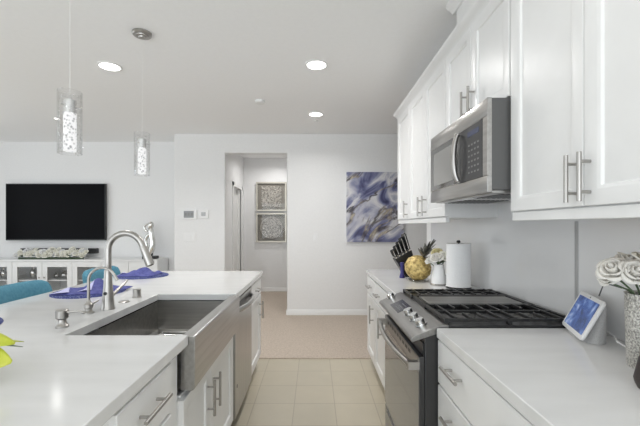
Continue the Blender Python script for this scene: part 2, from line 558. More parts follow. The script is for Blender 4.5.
# boxed duct above, with its own crown to the ceiling
struct('wall_duct_box', MB().box(.885, WX, .8, 2.24, UT + .046, CEIL), M['cab'])
mb = MB().loft([[(.885 + a, y, CEIL - .056 + z) for a, z in CR] for y in (.8, 2.24 + .04)])
mb.box(.885, WX, 2.24, 2.28, CEIL - .056, CEIL - .001)
struct('trim_3', mb, M['cab'])
# backsplash slab with a grey vertical strip
struct('wall_backsplash', MB().box(WX - .012, WX - .001, .2, 3.63, .914, 1.405).box(WX - .012, WX - .001, 1.537, 2.303, 1.405, 1.90), M['splash'])
struct('backsplash_strip', MB().box(WX - .016, WX - .012, 1.60, 1.618, .93, 1.37), mat('grey_strip', (.42, .42, .42), .35))

# ------------------------------------------------------------------ right run: bases
BX = .545      # carcass front


def base(label, y0, y1, f, X, back, fronts, group=None, name='base_cabinet', kick=.055):
    t = thing(name, label, 'cabinet', ((X + back) / 2, (y0 + y1) / 2, 0), group)
    sgn = 1 if back > X else -1
    obj('body', MB().box(min(X, back), max(X, back), y0, y1, .105, .873), M['cab'], t, bevel=.001)
    obj('toe_kick', MB().box(min(X + sgn * kick, back), max(X + sgn * kick, back), y0, y1, 0, .105), M['cab'], t)
    for kind, a, b_, v0, v1, h in fronts:
        if kind == 'drawer':
            d = slab('drawer', f(X), a + .002, b_ - .002, v0, v1, t)
            pull(f(X), (a + b_) / 2, h if h else (v0 + v1) / 2, d, vert=False, length=.18 if back < X else .15)
        elif kind == 'panel':
            slab('front_panel', f(X), a + .002, b_ - .002, v0, v1, t)
        else:
            d = shaker('door', f(X), a + .002, b_ - .002, v0, v1, t)
            if h:
                pull(f(X), h, v1 - .13, d)
    return t


for y0, y1, lab in ((3.155, 3.58, 'white base cabinet at the far end of the right run by the carpet'),
                    (2.73, 3.15, 'white base cabinet, second from the carpet in the right run'),
                    (2.31, 2.725, 'white base cabinet right behind the far side of the gas range')):
    base(lab, y0, y1, fR, BX, WX - .002, [('drawer', y0, y1, .70, .86, None), ('door', y0, y1, .12, .69, y0 + .05)])
nb = base('white drawer cabinet with wide drawers beside the near side of the gas range', .70, 1.535, fR, BX, WX - .002, [])
for v0, v1, hv in ((.685, .865, .797), (.40, .675, .60), (.12, .39, .30)):
    d = slab('drawer', fR(BX), .702, 1.533, v0, v1, nb)
    for u in (1.33, .905):
        pull(fR(BX), u, hv, d, vert=False, length=.15)
base('white drawer cabinet under the near worktop, nearest the camera', .25, .695, fR, BX, WX - .002,
     [('drawer', .25, .695, .685, .865, .797), ('drawer', .25, .695, .40, .675, .60), ('drawer', .25, .695, .12, .39, .30)])
tag(obj('countertop', MB().box(.52, WX - .013, 2.312, 3.60, .874, .914), M['quartz'], bevel=.003),
    'white quartz worktop beyond the range, under the pineapple and paper towels', 'countertop')
tag(obj('countertop', MB().box(.52, WX - .013, .2, 1.535, .874, .914), M['quartz'], bevel=.003),
    'white quartz worktop in front of the range, under the smart display', 'countertop')

# ------------------------------------------------------------------ gas range
rg = thing('gas_range', 'stainless slide-in gas range with black grates between the two white worktops', 'range', (.8, 1.925, 0))
RY0, RY1 = 1.545, 2.303
obj('body', MB().box(.475, WX - .02, RY0, RY1, .05, .884), M['rside'], rg, bevel=.002)
obj('foot', MB().cyl((.56, RY0 + .06, 0), (.56, RY0 + .06, .05), .02), M['black'], rg)
obj('foot', MB().cyl((.56, RY1 - .06, 0), (.56, RY1 - .06, .05), .02), M['black'], rg)
cp = obj('control_panel', MB().prism([(.418, .850), (.413, .860), (.420, .872), (.545, .926), (.575, .926), (.575, .902), (.53, .887)], RY0 - .003, RY1 + .003), M['panelst'], rg, bevel=.002)
SL = math.atan2(.926 - .872, .545 - .420)
sn = Vector((-math.sin(SL), 0, math.cos(SL)))     # panel normal
sd = Vector((math.cos(SL), 0, math.sin(SL)))


def onp(a, y, n=0):    # a along slope from the lower edge
    return Vector((.420, y, .872)) + sd * a + sn * n


mb = MB().loft([[onp(.028, 1.93, n), onp(.108, 1.93, n), onp(.108, 2.125, n), onp(.028, 2.125, n)] for n in (-.001, .0015)])
obj('display', mb, M['displ'], cp)
mb = MB()
for i in range(4):
    for j in range(3):
        a, y = .045 + .02 * j, 1.96 + .024 * i
        mb.loft([[onp(a, y, n), onp(a + .005, y, n), onp(a + .005, y + .012, n), onp(a, y + .012, n)] for n in (.0012, .0018)])
obj('keypad', mb, M['grey'], cp)
for y in (1.635, 1.735, 1.835, 2.20, 2.262):
    if y == 2.20:
        continue
    c0 = onp(.07, y)
    mb = MB().tube([c0, c0 + sn * .006], .027, 24).tube([c0 + sn * .006, c0 + sn * .028, c0 + sn * .030], [.0225, .0215, .019], 24)
    k = obj('knob', mb, M['chrome'], rg)
    mb = MB().loft([[c0 + sn * n + sd * a * .016 + Vector((0, q * .0025, 0)) for a, q in ((-1, -1), (1, -1), (1, 1), (-1, 1))] for n in (.029, .033)])
    obj('grip', mb, M['nickel'], k)
# vent slots behind the door top, door, drawer
obj('vent_strip', MB().box(.468, .480, RY0 + .01, RY1 - .01, .79, .842), M['black'], rg)
od = obj('oven_door', MB().box(.452, .475, RY0 + .004, RY1 - .004, .225, .785), M['rside'], rg, bevel=.003)
obj('window', MB().box(.4495, .4525, RY0 + .008, RY1 - .008, .235, .715), M['dglass'], od)
obj('top_band', MB().box(.4490, .4525, RY0 + .008, RY1 - .008, .718, .782), M['panelst'], od)
mb = MB()
for k in range(9):
    y = RY0 + .14 + k * .06
    mb.box(.4484, .4495, y, y + .04, .752, .768)
obj('vent', mb, M['black'], od)
pts = []
for k in range(13):
    tt = k / 12
    pts.append((.420 - .034 * math.sin(PI * tt) ** .8, RY0 + .012 + (RY1 - RY0 - .024) * tt, .745))
mb = MB().tube(pts, .013, 12)
for y in (RY0 + .022, RY1 - .022):
    mb.box(.405, .455, y - .016, y + .016, .728, .762)
obj('handle', mb, M['nickel'], od)
dw = obj('drawer', MB().box(.452, .475, RY0 + .004, RY1 - .004, .06, .218), M['panelst'], rg, bevel=.003)
obj('grip', MB().box(.444, .453, RY0 + .06, RY1 - .06, .190, .204), M['nickel'], dw, bevel=.002)
ct = obj('cooktop', MB().box(.548, WX - .022, RY0, RY1, .884, .922), M['rside'], rg, bevel=.003)
obj('back_trim', MB().box(WX - .055, WX - .022, RY0, RY1, .922, .936), M['iron'], rg, bevel=.002)


def grate(y0, y1):
    mb = MB()
    x0, x1, h, w_ = .572, 1.118, .948, .007
    for y in (y0, y1):
        mb.box(x0, x1, y - w_, y + w_, h - .013, h)
    for x in (x0, x1):
        mb.box(x - w_, x + w_, y0 - w_, y1 + w_, h - .013, h)
    ym = (y0 + y1) / 2
    mb.box(x0, x1, ym - w_ * .8, ym + w_ * .8, h - .012, h + .002)
    for k in range(8):
        x = x0 + .045 + k * (x1 - x0 - .09) / 7
        L_ = (y1 - y0) * (.34 if k in (1, 2, 5, 6) else .5)
        for ya, sg in ((y0, 1), (y1, -1)):
            a, b_ = sorted((ya, ya + sg * L_))
            mb.box(x - .0045, x + .0045, a, b_, h - .010, h + .004)
    for x in (x0, (x0 + x1) / 2, x1):
        for y in (y0, y1):
            mb.box(x - .009, x + .009, y - .009, y + .009, .922, h)
    return mb


g1 = (RY0 + .018, RY0 + .298); g3 = (RY1 - .198, RY1 - .018)
for ya, yb in (g1, g3):
    obj('grate', grate(ya, yb), M['iron'], rg, bevel=.0015)
gx = obj('griddle', MB().box(.60, 1.10, 1.872, 2.078, .934, .944), M['griddle'], rg, bevel=.004)
mb = MB()
for y in (1.864, 2.086):
    mb.box(.572, 1.118, y - .007, y + .007, .922, .947)
for x in (.578, 1.112):
    mb.box(x - .007, x + .007, 1.86, 2.09, .922, .947)
obj('frame', mb, M['iron'], gx)
for x in (.70, .98):
    for y in (sum(g1) / 2, sum(g3) / 2):
        mb = MB().lathe([(.052, .0), (.052, .006), (.040, .010), (.034, .010), (.034, .016), (.028, .018)], (x, y, .922), 24)
        obj('burner', mb, M['griddle'], rg)

# ------------------------------------------------------------------ microwave
mw = thing('microwave', 'stainless over-the-range microwave under the short wall cabinet', 'microwave', (.96, 1.925, 1.49))
MX = .742
obj('body', MB().box(MX + .02, WX - .014, RY0 + .004, RY1 - .004, 1.505, 1.902), M['darkside'], mw, bevel=.002)
obj('vent_strip', MB(fR(MX + .02)).rectring(RY0 + .002, RY1 - .002, 1.826, 1.903, [(0, 0), (0, .018), (.003, .020)]), M['steelh'], mw)
obj('bottom_band', MB(fR(MX + .02)).rectring(RY0 + .002, RY1 - .002, 1.496, 1.566, [(0, 0), (0, .018), (.003, .020)]), M['steelh'], mw)
obj('side_band', MB(fR(MX + .02)).rectring(RY0 + .002, RY0 + .045, 1.567, 1.825, [(0, 0), (0, .018), (.002, .020)]), M['steelh'], mw)
d = obj('door', MB(fR(MX + .02)).rectring(1.85, RY1 - .002, 1.567, 1.825, [(0, 0), (0, .018), (.002, .020)]), M['steelh'], mw)
obj('window', MB(fR(MX)).rectring(1.856, RY1 - .012, 1.570, 1.822, [(0, -.002), (0, .001), (.0, .0012)]), M['dglass'], d)
obj('inner_frame', MB(fR(MX - .0012)).rectring(1.93, RY1 - .07, 1.595, 1.79, [(0, -.001), (0, .0004)]), mat('oven_window_mesh', (.30, .295, .285), .12), d)
pts = [(MX - .014 - .020 * math.sin(PI * k / 12) ** .6, 1.832, 1.578 + .236 * k / 12) for k in range(13)]
obj('handle', MB().tube(pts, [.0125] * 13, 14), M['nickel'], d)
kp = obj('control_panel', MB(fR(MX + .02)).rectring(RY0 + .046, 1.849, 1.567, 1.825, [(0, 0), (0, .018), (.002, .020)]), M['dark'], mw)
mb = MB(fR(MX))
for i in range(4):
    for j in range(6):
        u, v_ = 1.625 + i * .032, 1.60 + j * .026
        mb.box(u, u + .016, v_, v_ + .008, 0, .001)
obj('keypad', mb, M['grey'], kp)
obj('display', MB(fR(MX)).box(1.625, 1.745, 1.775, 1.80, 0, .001), emit('clock_screen', (.04, .05, .10), .2), kp)
mb = MB().box(MX + .03, WX - .03, RY0 + .02, RY1 - .02, 1.492, 1.506)
un = obj('underside', mb, M['steelh'], mw, bevel=.003)
for y0, y1 in ((RY0 + .06, RY0 + .30), (RY1 - .30, RY1 - .06)):
    mb = MB()
    for k in range(10):
        x = MX + .09 + k * .026
        mb.box(x, x + .014, y0, y1, 1.489, 1.4925)
    obj('filter', mb, M['dark'], un)
obj('lamp_lens', MB().box(MX + .05, MX + .08, 1.85, 2.0, 1.489, 1.4925), M['white'], un)

# ------------------------------------------------------------------ island
IX, IL = -.503, -1.75
SX, SY0, SY1 = -1.0, 1.435, 2.30      # sink cut-out
mb = MB()
bm = mb.bm
ring = [(IL, .3), (IX, .3), (IX, SY0), (SX, SY0), (SX, SY1), (IX, SY1), (IX, 3.49), (IL, 3.49)]
mb.loft([[(x, y, z) for x, y in ring] for z in (.874, .914)])
tag(obj('countertop', mb, M['quartz'], bevel=.003), 'white quartz island worktop with cut-out for the apron sink', 'countertop')
FX = -.535    # carcass front
BK = -1.38


def lbase(label, y0, y1, fronts, z1=.873):
    return base(label, y0, y1, fL, FX, BK, fronts, kick=.05)


lbase('white drawer cabinet at the near end of the island', .72, 1.40,
      [('drawer', .935, 1.30, .685, .855, .785), ('drawer', .935, 1.30, .40, .672, .54), ('drawer', .935, 1.30, .12, .39, .26)])
t = thing('base_cabinet', 'white two-door island cabinet beneath the apron sink', 'cabinet', (-.95, 1.86, 0))
obj('body', MB().box(BK, FX, 1.405, 2.295, .105, .66).box(BK, FX - .01, 1.405, 1.43, .661, .873).box(FX - .012, FX, 1.435, 2.295, .661, .672), M['cab'], t, bevel=.001)
obj('toe_kick', MB().box(BK, FX - .05, 1.405, 2.295, 0, .105), M['cab'], t)
d = shaker('door', fL(FX), 1.415, 1.783, .12, .66, t); pull(fL(FX), 1.735, .52, d, length=.17)
d = shaker('door', fL(FX), 1.785, 2.285, .12, .66, t); pull(fL(FX), 1.835, .52, d, length=.17)
lbase('white narrow cabinet at the far end of the island, past the dishwasher', 2.915, 3.46,
      [('drawer', 2.915, 3.46, .71, .86, None), ('door', 2.915, 3.46, .12, .70, 3.36)])
mb = MB().box(BK - .02, BK - .001, .72, 3.46, 0, .873)
tag(obj('island_panel', mb, M['cab']), 'white panel closing the seating side of the island', 'panel')

dwsh = thing('dishwasher', 'stainless dishwasher in the island beyond the sink', 'dishwasher', (-.95, 2.605, 0))
obj('body', MB().box(BK, FX, 2.302, 2.908, .10, .868), M['dark'], dwsh)
obj('toe_kick', MB().box(BK, FX - .06, 2.302, 2.908, 0, .10), M['black'], dwsh)
dd = obj('door', MB().box(FX, FX + .028, 2.306, 2.904, .105, .862), M['steel'], dwsh, bevel=.004)
pts = [(FX + .030 + .042 * math.sin(PI * k / 12) ** .6, 2.335 + .54 * k / 12, .80) for k in range(13)]
obj('handle', MB().tube(pts, .014, 12, flat=1.3), M['steel'], dd)
obj('recess', MB().box(FX + .0275, FX + .0285, 2.36, 2.85, .775, .84), M['darkside'], dd)
obj('badge', MB().cyl((FX + .028, 2.36, .30), (FX + .0295, 2.36, .30), .012), M['dark'], dd)

# apron-front sink
sk = thing('apron_sink', 'stainless apron-front sink set in the island worktop', 'sink', (-.76, 1.867, .675))
AX = -.478
y0, y1, x0 = SY0 + .004, SY1 - .004, SX + .006
mb = MB()
outer = lambda z: [(x0 - .02, y0 - .0, z), (AX, y0 - .0, z), (AX, y1, z), (x0 - .02, y1, z)]
th, fz = .012, .675
inn = lambda z, e=0: [(x0 + e, y0 + th + e, z), (AX - .058 - e, y0 + th + e, z), (AX - .058 - e, y1 - th - e, z), (x0 + e, y1 - th - e, z)]
V = [[mb.v(p) for p in r] for r in (inn(.873), inn(fz + .02), inn(fz, .02))]
for a, b_ in zip(V, V[1:]):
    for i in range(4):
        mb.face([a[i], a[(i + 1) % 4], b_[(i + 1) % 4], b_[i]])
mb.face(V[-1])
obj('basin', mb, M['sinkst'], sk)
mb = MB()
mb.prism([(AX - .058, .69), (AX - .058, .905), (AX - .052, .909), (AX - .006, .909), (AX, .903), (AX, .70), (AX - .010, .69)], y0, y1)
obj('apron', mb, M['steelh'], sk, bevel=.003)
mb = MB()
for k in range(13):
    y = y0 + .06 + k * (y1 - y0 - .12) / 12
    mb.cyl((x0 + .05, y, fz + .016), (AX - .1, y, fz + .016), .003, seg=8)
for x in (x0 + .05, (x0 + AX) / 2 - .03, AX - .1):
    mb.cyl((x, y0 + .06, fz + .012), (x, y1 - .06, fz + .012), .004, seg=8)
for x in (x0 + .06, AX - .11):
    for y in (y0 + .07, y1 - .07):
        mb.cyl((x, y, fz), (x, y, fz + .012), .006, seg=8)
obj('bottom_grid', mb, M['chrome'], sk)
obj('drain', MB().lathe([(.045, 0), (.045, .004), (.03, .002), (.005, .001)], (-.80, 1.867, fz), 24), M['chrome'], sk)

# main faucet
CT = .914
fx, fy = -1.082, 1.887
fa = thing('kitchen_faucet', 'tall brushed nickel gooseneck faucet with pull-down spray head by the sink', 'faucet', (fx, fy, CT))
mb = MB().lathe([(.034, 0), (.034, .006), (.031, .012), (.028, .05), (.0215, .13), (.0178, .20), (.0168, .205)], (fx, fy, CT), 28)
bd = obj('body', mb, M['nickel'], fa)
obj('sensor', MB().cyl((fx - .0, fy - .024, CT + .085), (fx, fy - .0275, CT + .085), .009), M['black'], bd)
pts = [(fx, fy, CT + .19), (fx, fy, CT + .25)]
cx, cz, rr_ = fx + .092, CT + .305, .092
for k in range(17):
    a = PI - k * R(158) / 16
    pts.append((cx + rr_ * math.cos(a), fy, cz + rr_ * math.sin(a)))
a = PI - R(158)
dv = Vector((math.sin(a), 0, -math.cos(a)))
e = Vector(pts[-1])
pts.append(e + dv * .02)
obj('gooseneck', MB().tube(pts, .0162, 16), M['nickel'], fa)
h0 = e + dv * .012
sp = obj('spray_head', MB().tube([h0, h0 + dv * .006, h0 + dv * .03, h0 + dv * .105, h0 + dv * .108], [.0165, .018, .019, .0225, .020], 20), M['nickel'], fa)
obj('nozzle', MB().tube([h0 + dv * .107, h0 + dv * .110], [.018, .016], 20), M['black'], sp)
mb = MB().tube([(fx, fy + .015, CT + .07), (fx, fy + .045, CT + .07)], [.015, .013], 16)
mb.tube([(fx + .002, fy + .042, CT + .068), (fx + .006, fy + .09, CT + .088), (fx + .012, fy + .17, CT + .125)], [.010, .0075, .006], 12)
obj('lever', mb, M['nickel'], fa)
# small filtered-water faucet
wx, wy = -1.13, 1.80
wf = thing('water_faucet', 'small thin curved brushed nickel water tap left of the main faucet', 'faucet', (wx, wy, CT))
mb = MB().lathe([(.026, 0), (.026, .006), (.017, .012), (.017, .022), (.022, .028), (.022, .044), (.014, .052), (.009, .062), (.007, .066)], (wx, wy, CT), 24)
obj('body', mb, M['nickel'], wf)
pts = [(wx, wy, CT + .06), (wx, wy, CT + .16)]
for k in range(15):
    a = PI - k * R(150) / 14
    pts.append((wx + .068 + .068 * math.cos(a), wy, CT + .16 + .066 * math.sin(a)))
a = PI - R(150)
pts.append(Vector(pts[-1]) + Vector((math.sin(a), 0, -math.cos(a))) * .035)
obj('spout', MB().tube(pts, [.0066] * (len(pts) - 1) + [.0075], 12), M['nickel'], wf)
obj('lever', MB().cyl((wx, wy + .01, CT + .036), (wx + .008, wy + .07, CT + .05), .0055, .004, 10), M['nickel'], wf)
# soap dispenser
sx, sy = -1.087, 1.55
so = thing('soap_dispenser', 'brushed nickel soap pump nearest the camera on the sink edge', 'soap dispenser', (sx, sy, CT))
obj('collar', MB().lathe([(.026, 0), (.026, .008), (.021, .014), (.016, .022), (.016, .034), (.020, .036)], (sx, sy, CT), 24), M['nickel'], so)
pm = obj('pump_head', MB().lathe([(.018, .036), (.025, .040), (.0255, .072), (.022, .076)], (sx, sy, CT), 24), M['nickel'], so)
obj('nozzle', MB().tube([(sx + .02, sy, CT + .064), (sx + .07, sy + .01, CT + .066), (sx + .086, sy + .012, CT + .058)], [.006, .005, .0045], 12), M['nickel'], pm)
tag(obj('air_switch', MB().lathe([(.027, 0), (.027, .004), (.0235, .006), (.0235, .048), (.020, .051)], (-1.085, 2.2, CT), 24), M['nickel'], None),
    'short brushed nickel push button cylinder right of the main faucet', 'switch button')
tag(obj('hole_cover', MB().lathe([(.029, 0), (.029, .003), (.024, .006), (.004, .007)], (-1.09, 2.06, CT), 24), M['nickel']),
    'flat round metal hole cover between the faucet and push button', 'cover plate')

# ------------------------------------------------------------------ placemats and napkins
for i, (x, y, lab) in enumerate(((-1.50, 3.14, 'round woven navy placemat at the far corner of the island'),
                                 (-1.475, 2.36, 'round woven navy placemat left of the faucet, under the peaked napkin'),
                                 (-1.585, 1.51, 'round woven navy placemat cut by the left picture edge'))):
    if i == 0:
        mb = MB()
        prof = []
        for k in range(14):
            r_ = .213 * (1 - k / 14)
            prof += [(r_, .003 + .003 * (k > 0)), (r_ - .006, .009)]
        prof = [(.213, 0)] + prof + [(.003, .007)]
        mb.lathe(prof, (x, y, CT), 48)
        pm0 = tag(obj('placemat', mb, M['navy']), lab, 'placemat', 'woven placemats on the island')
        P0 = pm0
    else:
        c = dup(P0, (x, y, CT)); c['label'] = lab


def napkin(label, cx, cy, rx, ry, h, seed, peak):
    base_ = CT + .0105

    def fn(u, v):
        a, b_ = (u - .5) * 2, (v - .5) * 2
        e = max(abs(a), abs(b_))
        k = max(0, 1 - e ** 2.2)
        fold = .5 + .5 * math.sin(a * 7.5 + b_ * 2.6 + seed) * math.cos(b_ * 3.1 - a * 1.4 + seed * .7)
        z = base_ + k * h * (.25 + .75 * fold)
        z += peak[2] * math.exp(-(((a - peak[0]) / .22) ** 2 + ((b_ - peak[1]) / .35) ** 2))
        wob = 1 + .10 * math.sin(3 * math.atan2(b_, a) + seed)
        return (cx + a * rx * wob + .15 * rx * b_, cy + b_ * ry * wob, z)
    t = thing('napkin', label, 'napkin', (cx, cy, base_), 'indigo napkins')
    obj('cloth', MB().sheet(fn, 40, 40), M['napkin'], t, solid=.0015)
    return t, fn


np1, fn1 = napkin('crumpled indigo napkin with pale lining turned up, left of the faucet', -1.45, 2.38, .16, .15, .042, 1.2, (.0, .25, .05))


def flap(fn, us, vs, lift, parent):
    def g(u, v):
        p = Vector(fn(us[0] + (us[1] - us[0]) * u, vs[0] + (vs[1] - vs[0]) * v * (1 - .85 * u)))
        return (p.x, p.y, p.z + .004 + lift * u * (1 - v))
    o = obj('lining', MB().sheet(g, 12, 12), M['napkin2'], parent, solid=.0012)
    o['label'] = 'pale lavender underside turned up'
    return o


flap(fn1, (.0, .34), (.0, .5), .012, np1)
flap(fn1, (.46, .66), (.1, .55), .012, np1)
np2, fn2 = napkin('folded indigo napkin at the far corner of the island', -1.505, 3.15, .13, .13, .055, 2.9, (-.05, .0, .03))
flap(fn2, (.0, .2), (.1, .5), .006, np2)

# ------------------------------------------------------------------ stools
def make_stool(cx, cy, lab):
    """counter stool facing +x, back towards -x"""
    t = thing('counter_stool', lab, 'stool', (cx, cy, 0), 'teal counter stools at the island')
    mb = MB()
    # back: rounded shell, straight along y with soft rolled top
    sec = []
    for k in range(25):
        a = k / 24
        yy = cy - .25 + .5 * a
        e = abs(a - .5) * 2
        bow = .045 * e ** 2
        top = .985 - .022 * e ** 6
        inset = .02 * max(0, (e - .9) / .1)
        ring = []
        for q in range(16):
            th_ = 2 * PI * q / 16
            cc, ss = math.cos(th_), math.sin(th_)
            px = cx - .20 + (.036 - inset) * (abs(cc) ** .8) * (1 if cc > 0 else -1) + bow
            pz = (.72 + top) / 2 + ((top - .72) / 2 - inset) * (abs(ss) ** .55) * (1 if ss > 0 else -1)
            ring.append((px - .05 * (pz - .72) / .26, yy, pz))
        sec.append(ring)
    mb.loft(sec)
    obj('backrest', mb, M['teal'], t)
    mb = MB().box(cx - .20, cx + .22, cy - .23, cy + .23, .60, .68)
    obj('seat', mb, M['teal'], t, bevel=.03)
    for sxn in (-.17, .19):
        for syn in (-.20, .20):
            mb = MB().tube([(cx + sxn * 1.15, cy + syn * 1.1, 0), (cx + sxn, cy + syn, .605)], [.013, .019], 10)
            obj('leg', mb, M['woodleg'], t)
    for syn in (-.205, .205):
        obj('back_post', MB().tube([(cx - .19, cy + syn, .64), (cx - .205, cy + syn, .76)], .014, 10), M['woodleg'], t)
    obj('footrest', MB().tube([(cx + .20, cy - .21, .24), (cx + .20, cy + .21, .24)], .010, 10), M['woodleg'], t)
    return t


st = make_stool(-1.66, 3.16, 'teal upholstered counter stool at the far end of the island')
s2 = dup(st, (-1.66, 2.27, 0)); s2['label'] = 'teal upholstered counter stool at left, whose back fills the picture edge'

# ------------------------------------------------------------------ pendants
def make_pendant(x, y, lab):
    zb, zt = 1.712, 2.018
    t = thing('pendant_light', lab, 'pendant lamp', (x, y, zb), 'pendants over the island')
    obj('glass_shade', MB().loft([[(x + r_ * math.cos(a), y + r_ * math.sin(a), z) for a in [2 * PI * k / 32 for k in range(32)]]
                                  for r_, z in ((.0525, zb), (.0525, zt), (.0485, zt), (.0485, zb))] +
                                 [[(x + .0525 * math.cos(a), y + .0525 * math.sin(a), zb) for a in [2 * PI * k / 32 for k in range(32)]]], cap=False), M['bglass'], t)
    obj('lit_core', MB().lathe([(.024, .012), (.0275, .014), (.0275, .198), (.024, .2)], (x, y, zb), 28), M['crystal'], t)
    obj('cap', MB().lathe([(.029, .20), (.029, .262), (.012, .266), (.008, .285), (.003, .29)], (x, y, zb), 28), M['chrome'], t)
    mb = MB()
    for k in range(3):
        a = 2 * PI * k / 3 + .4
        mb.cyl((x + .027 * math.cos(a), y + .027 * math.sin(a), zb + .23), (x + .056 * math.cos(a), y + .056 * math.sin(a), zb + .23), .003, seg=8)
    obj('bracket', mb, M['chrome'], t)
    obj('cord', MB().cyl((x, y, zb + .288), (x, y, CEIL - .02), .0010, seg=8), M['trim'], t)
    obj('canopy', MB().lathe([(.066, CEIL - zb), (.066, CEIL - zb - .014), (.060, CEIL - zb - .020), (.044, CEIL - zb - .020), (.042, CEIL - zb - .027), (.026, CEIL - zb - .029),
                              (.022, CEIL - zb - .038), (.008, CEIL - zb - .042)], (x, y, zb), 32), M['nickel'], t)
    return t


p0 = make_pendant(-1.243, 2.595, 'clear glass cylinder pendant lamp nearer the television wall, its chrome canopy in view')
p1 = dup(p0, (-1.204, 1.772, 1.704)); p1['label'] = 'larger-looking clear glass pendant lamp at left, its canopy out of the picture'

# ------------------------------------------------------------------ recessed lights and ceiling bits
def make_downlight(x, y, r_, lab, power):
    t = thing('recessed_light', lab, 'recessed light', (x, y, CEIL - .012), 'recessed ceiling lights')
    obj('trim_ring', MB().lathe([(r_ + .016, .0119), (r_ + .016, .006), (r_ + .004, .001), (r_, .003), (r_, .0119)], (x, y, CEIL - .012), 36, cap=False), M['trim'], t)
    obj('diffuser', MB().lathe([(r_ - .001, .008), (r_ * .5, .006), (.002, .0055)], (x, y, CEIL - .012), 32, cap=False), M['lamp'], t)
    l = bpy.data.lights.new('downlight', 'AREA'); l.shape = 'DISK'; l.size = r_ * 2; l.energy = power; l.color = (1, .985, .965); l.spread = R(150)
    o = bpy.data.objects.new('downlight', l); C.objects.link(o); o.location = (0, 0, -.004); o.parent = t
    return t


make_downlight(-1.78, 3.13, .081, 'round recessed ceiling light between the two pendants', 13)
make_downlight(.017, 3.10, .081, 'round recessed ceiling light over the aisle, the larger of the two there', 13)
make_downlight(.017, 4.47, .081, 'round recessed ceiling light over the carpet near the back wall', 9)
make_downlight(-3.32, 4.64, .03, 'tiny recessed ceiling light seen just left of the nearer glass pendant', 2)
make_downlight(-.78, 6.75, .081, 'added recessed light brightening the hall, unseen above the opening', 8)  # unseen lamp, added so the hall is as bright as the room
make_downlight(.30, .9, .081, 'recessed ceiling light above the camera end of the aisle', 2.5)
tag(obj('smoke_detector', MB().lathe([(.055, .03), (.055, .012), (.045, 0), (.004, -.004)], (-.605, 4.0, CEIL - .03), 28), M['trim']),
    'small round white smoke detector on the ceiling before the hall opening', 'smoke detector')
tag(obj('ceiling_sensor', MB().lathe([(.03, .012), (.03, .004), (.02, 0), (.003, -.001)], (.02, 4.75, CEIL - .012), 20), M['trim']),
    'tiny white disc on the ceiling past the far recessed light', 'ceiling sensor')

# ------------------------------------------------------------------ back wall items
def bx(px, Y):
    return (px - 314.5) / 360 * Y


def bz(py, Y):
    return CAMZ - (py - 226) / 360 * Y


def plate(name, lab, cat, x0p, x1p, y0p, y1p, Y, t_=.012, group=None):
    t = thing(name, lab, cat, ((bx(x0p, Y) + bx(x1p, Y)) / 2, Y, bz(y1p, Y)), group)
    obj('plate', MB(fF(Y)).rectring(bx(x0p, Y), bx(x1p, Y), bz(y1p, Y), bz(y0p, Y), [(0, 0), (0, t_ - .003), (.003, t_)]), M['white'], t)
    return t


t = plate('security_panel', 'white wall panel with grey screen left of the hall opening', 'alarm panel', 183, 197, 209.5, 219.5, BW, .022)
obj('screen', MB(fF(BW)).box(bx(184.3, BW), bx(194.2, BW), bz(217.8, BW), bz(211, BW), .0215, .0235), mat('lcd_grey', (.30, .31, .32), .2), t)
mb = MB(fF(BW))
for k in range(3):
    a = bx(185.4 + k * 3, BW)
    mb.box(a, a + .026, bz(215.6, BW), bz(213, BW), .0235, .0242)
obj('buttons', mb, M['grey'], t)
t = plate('thermostat', 'small white thermostat between the alarm panel and the hall opening', 'thermostat', 199, 208.5, 210, 218.5, BW, .02)
obj('screen', MB(fF(BW)).box(bx(201.7, BW), bx(206, BW), bz(216, BW), bz(212.2, BW), .0195, .0215), mat('lcd_grey', (.42, .43, .44), .2), t)
t = plate('light_switch', 'white triple light switch below the alarm panel', 'light switch', 183.5, 196, 233, 241.5, BW, .008)
for k in range(3):
    a = bx(185.2 + k * 3.6, BW)
    obj('rocker', MB(fF(BW)).box(a, a + .030, bz(239.6, BW), bz(235, BW), .007, .011), M['white'], t, bevel=.002)
t = plate('light_switch', 'white single light switch between the hall opening and the painting', 'light switch', 313.6, 318.2, 233.5, 242, BW, .008)
obj('rocker', MB(fF(BW)).box(bx(314.9, BW), bx(316.9, BW), bz(240, BW), bz(235.5, BW), .007, .011), M['white'], t, bevel=.002)
# painting
PY = BW
t = thing('painting', 'unframed abstract fluid painting in indigo, white and bronze on the back wall', 'painting', (bx(373, PY), PY - .02, bz(242, PY)))
obj('canvas', MB().box(bx(346.5, PY - .04), bx(404, PY - .04), PY - .04, PY - .001, bz(242, PY - .04), bz(172, PY - .04)), M['painting'], t, bevel=.003)
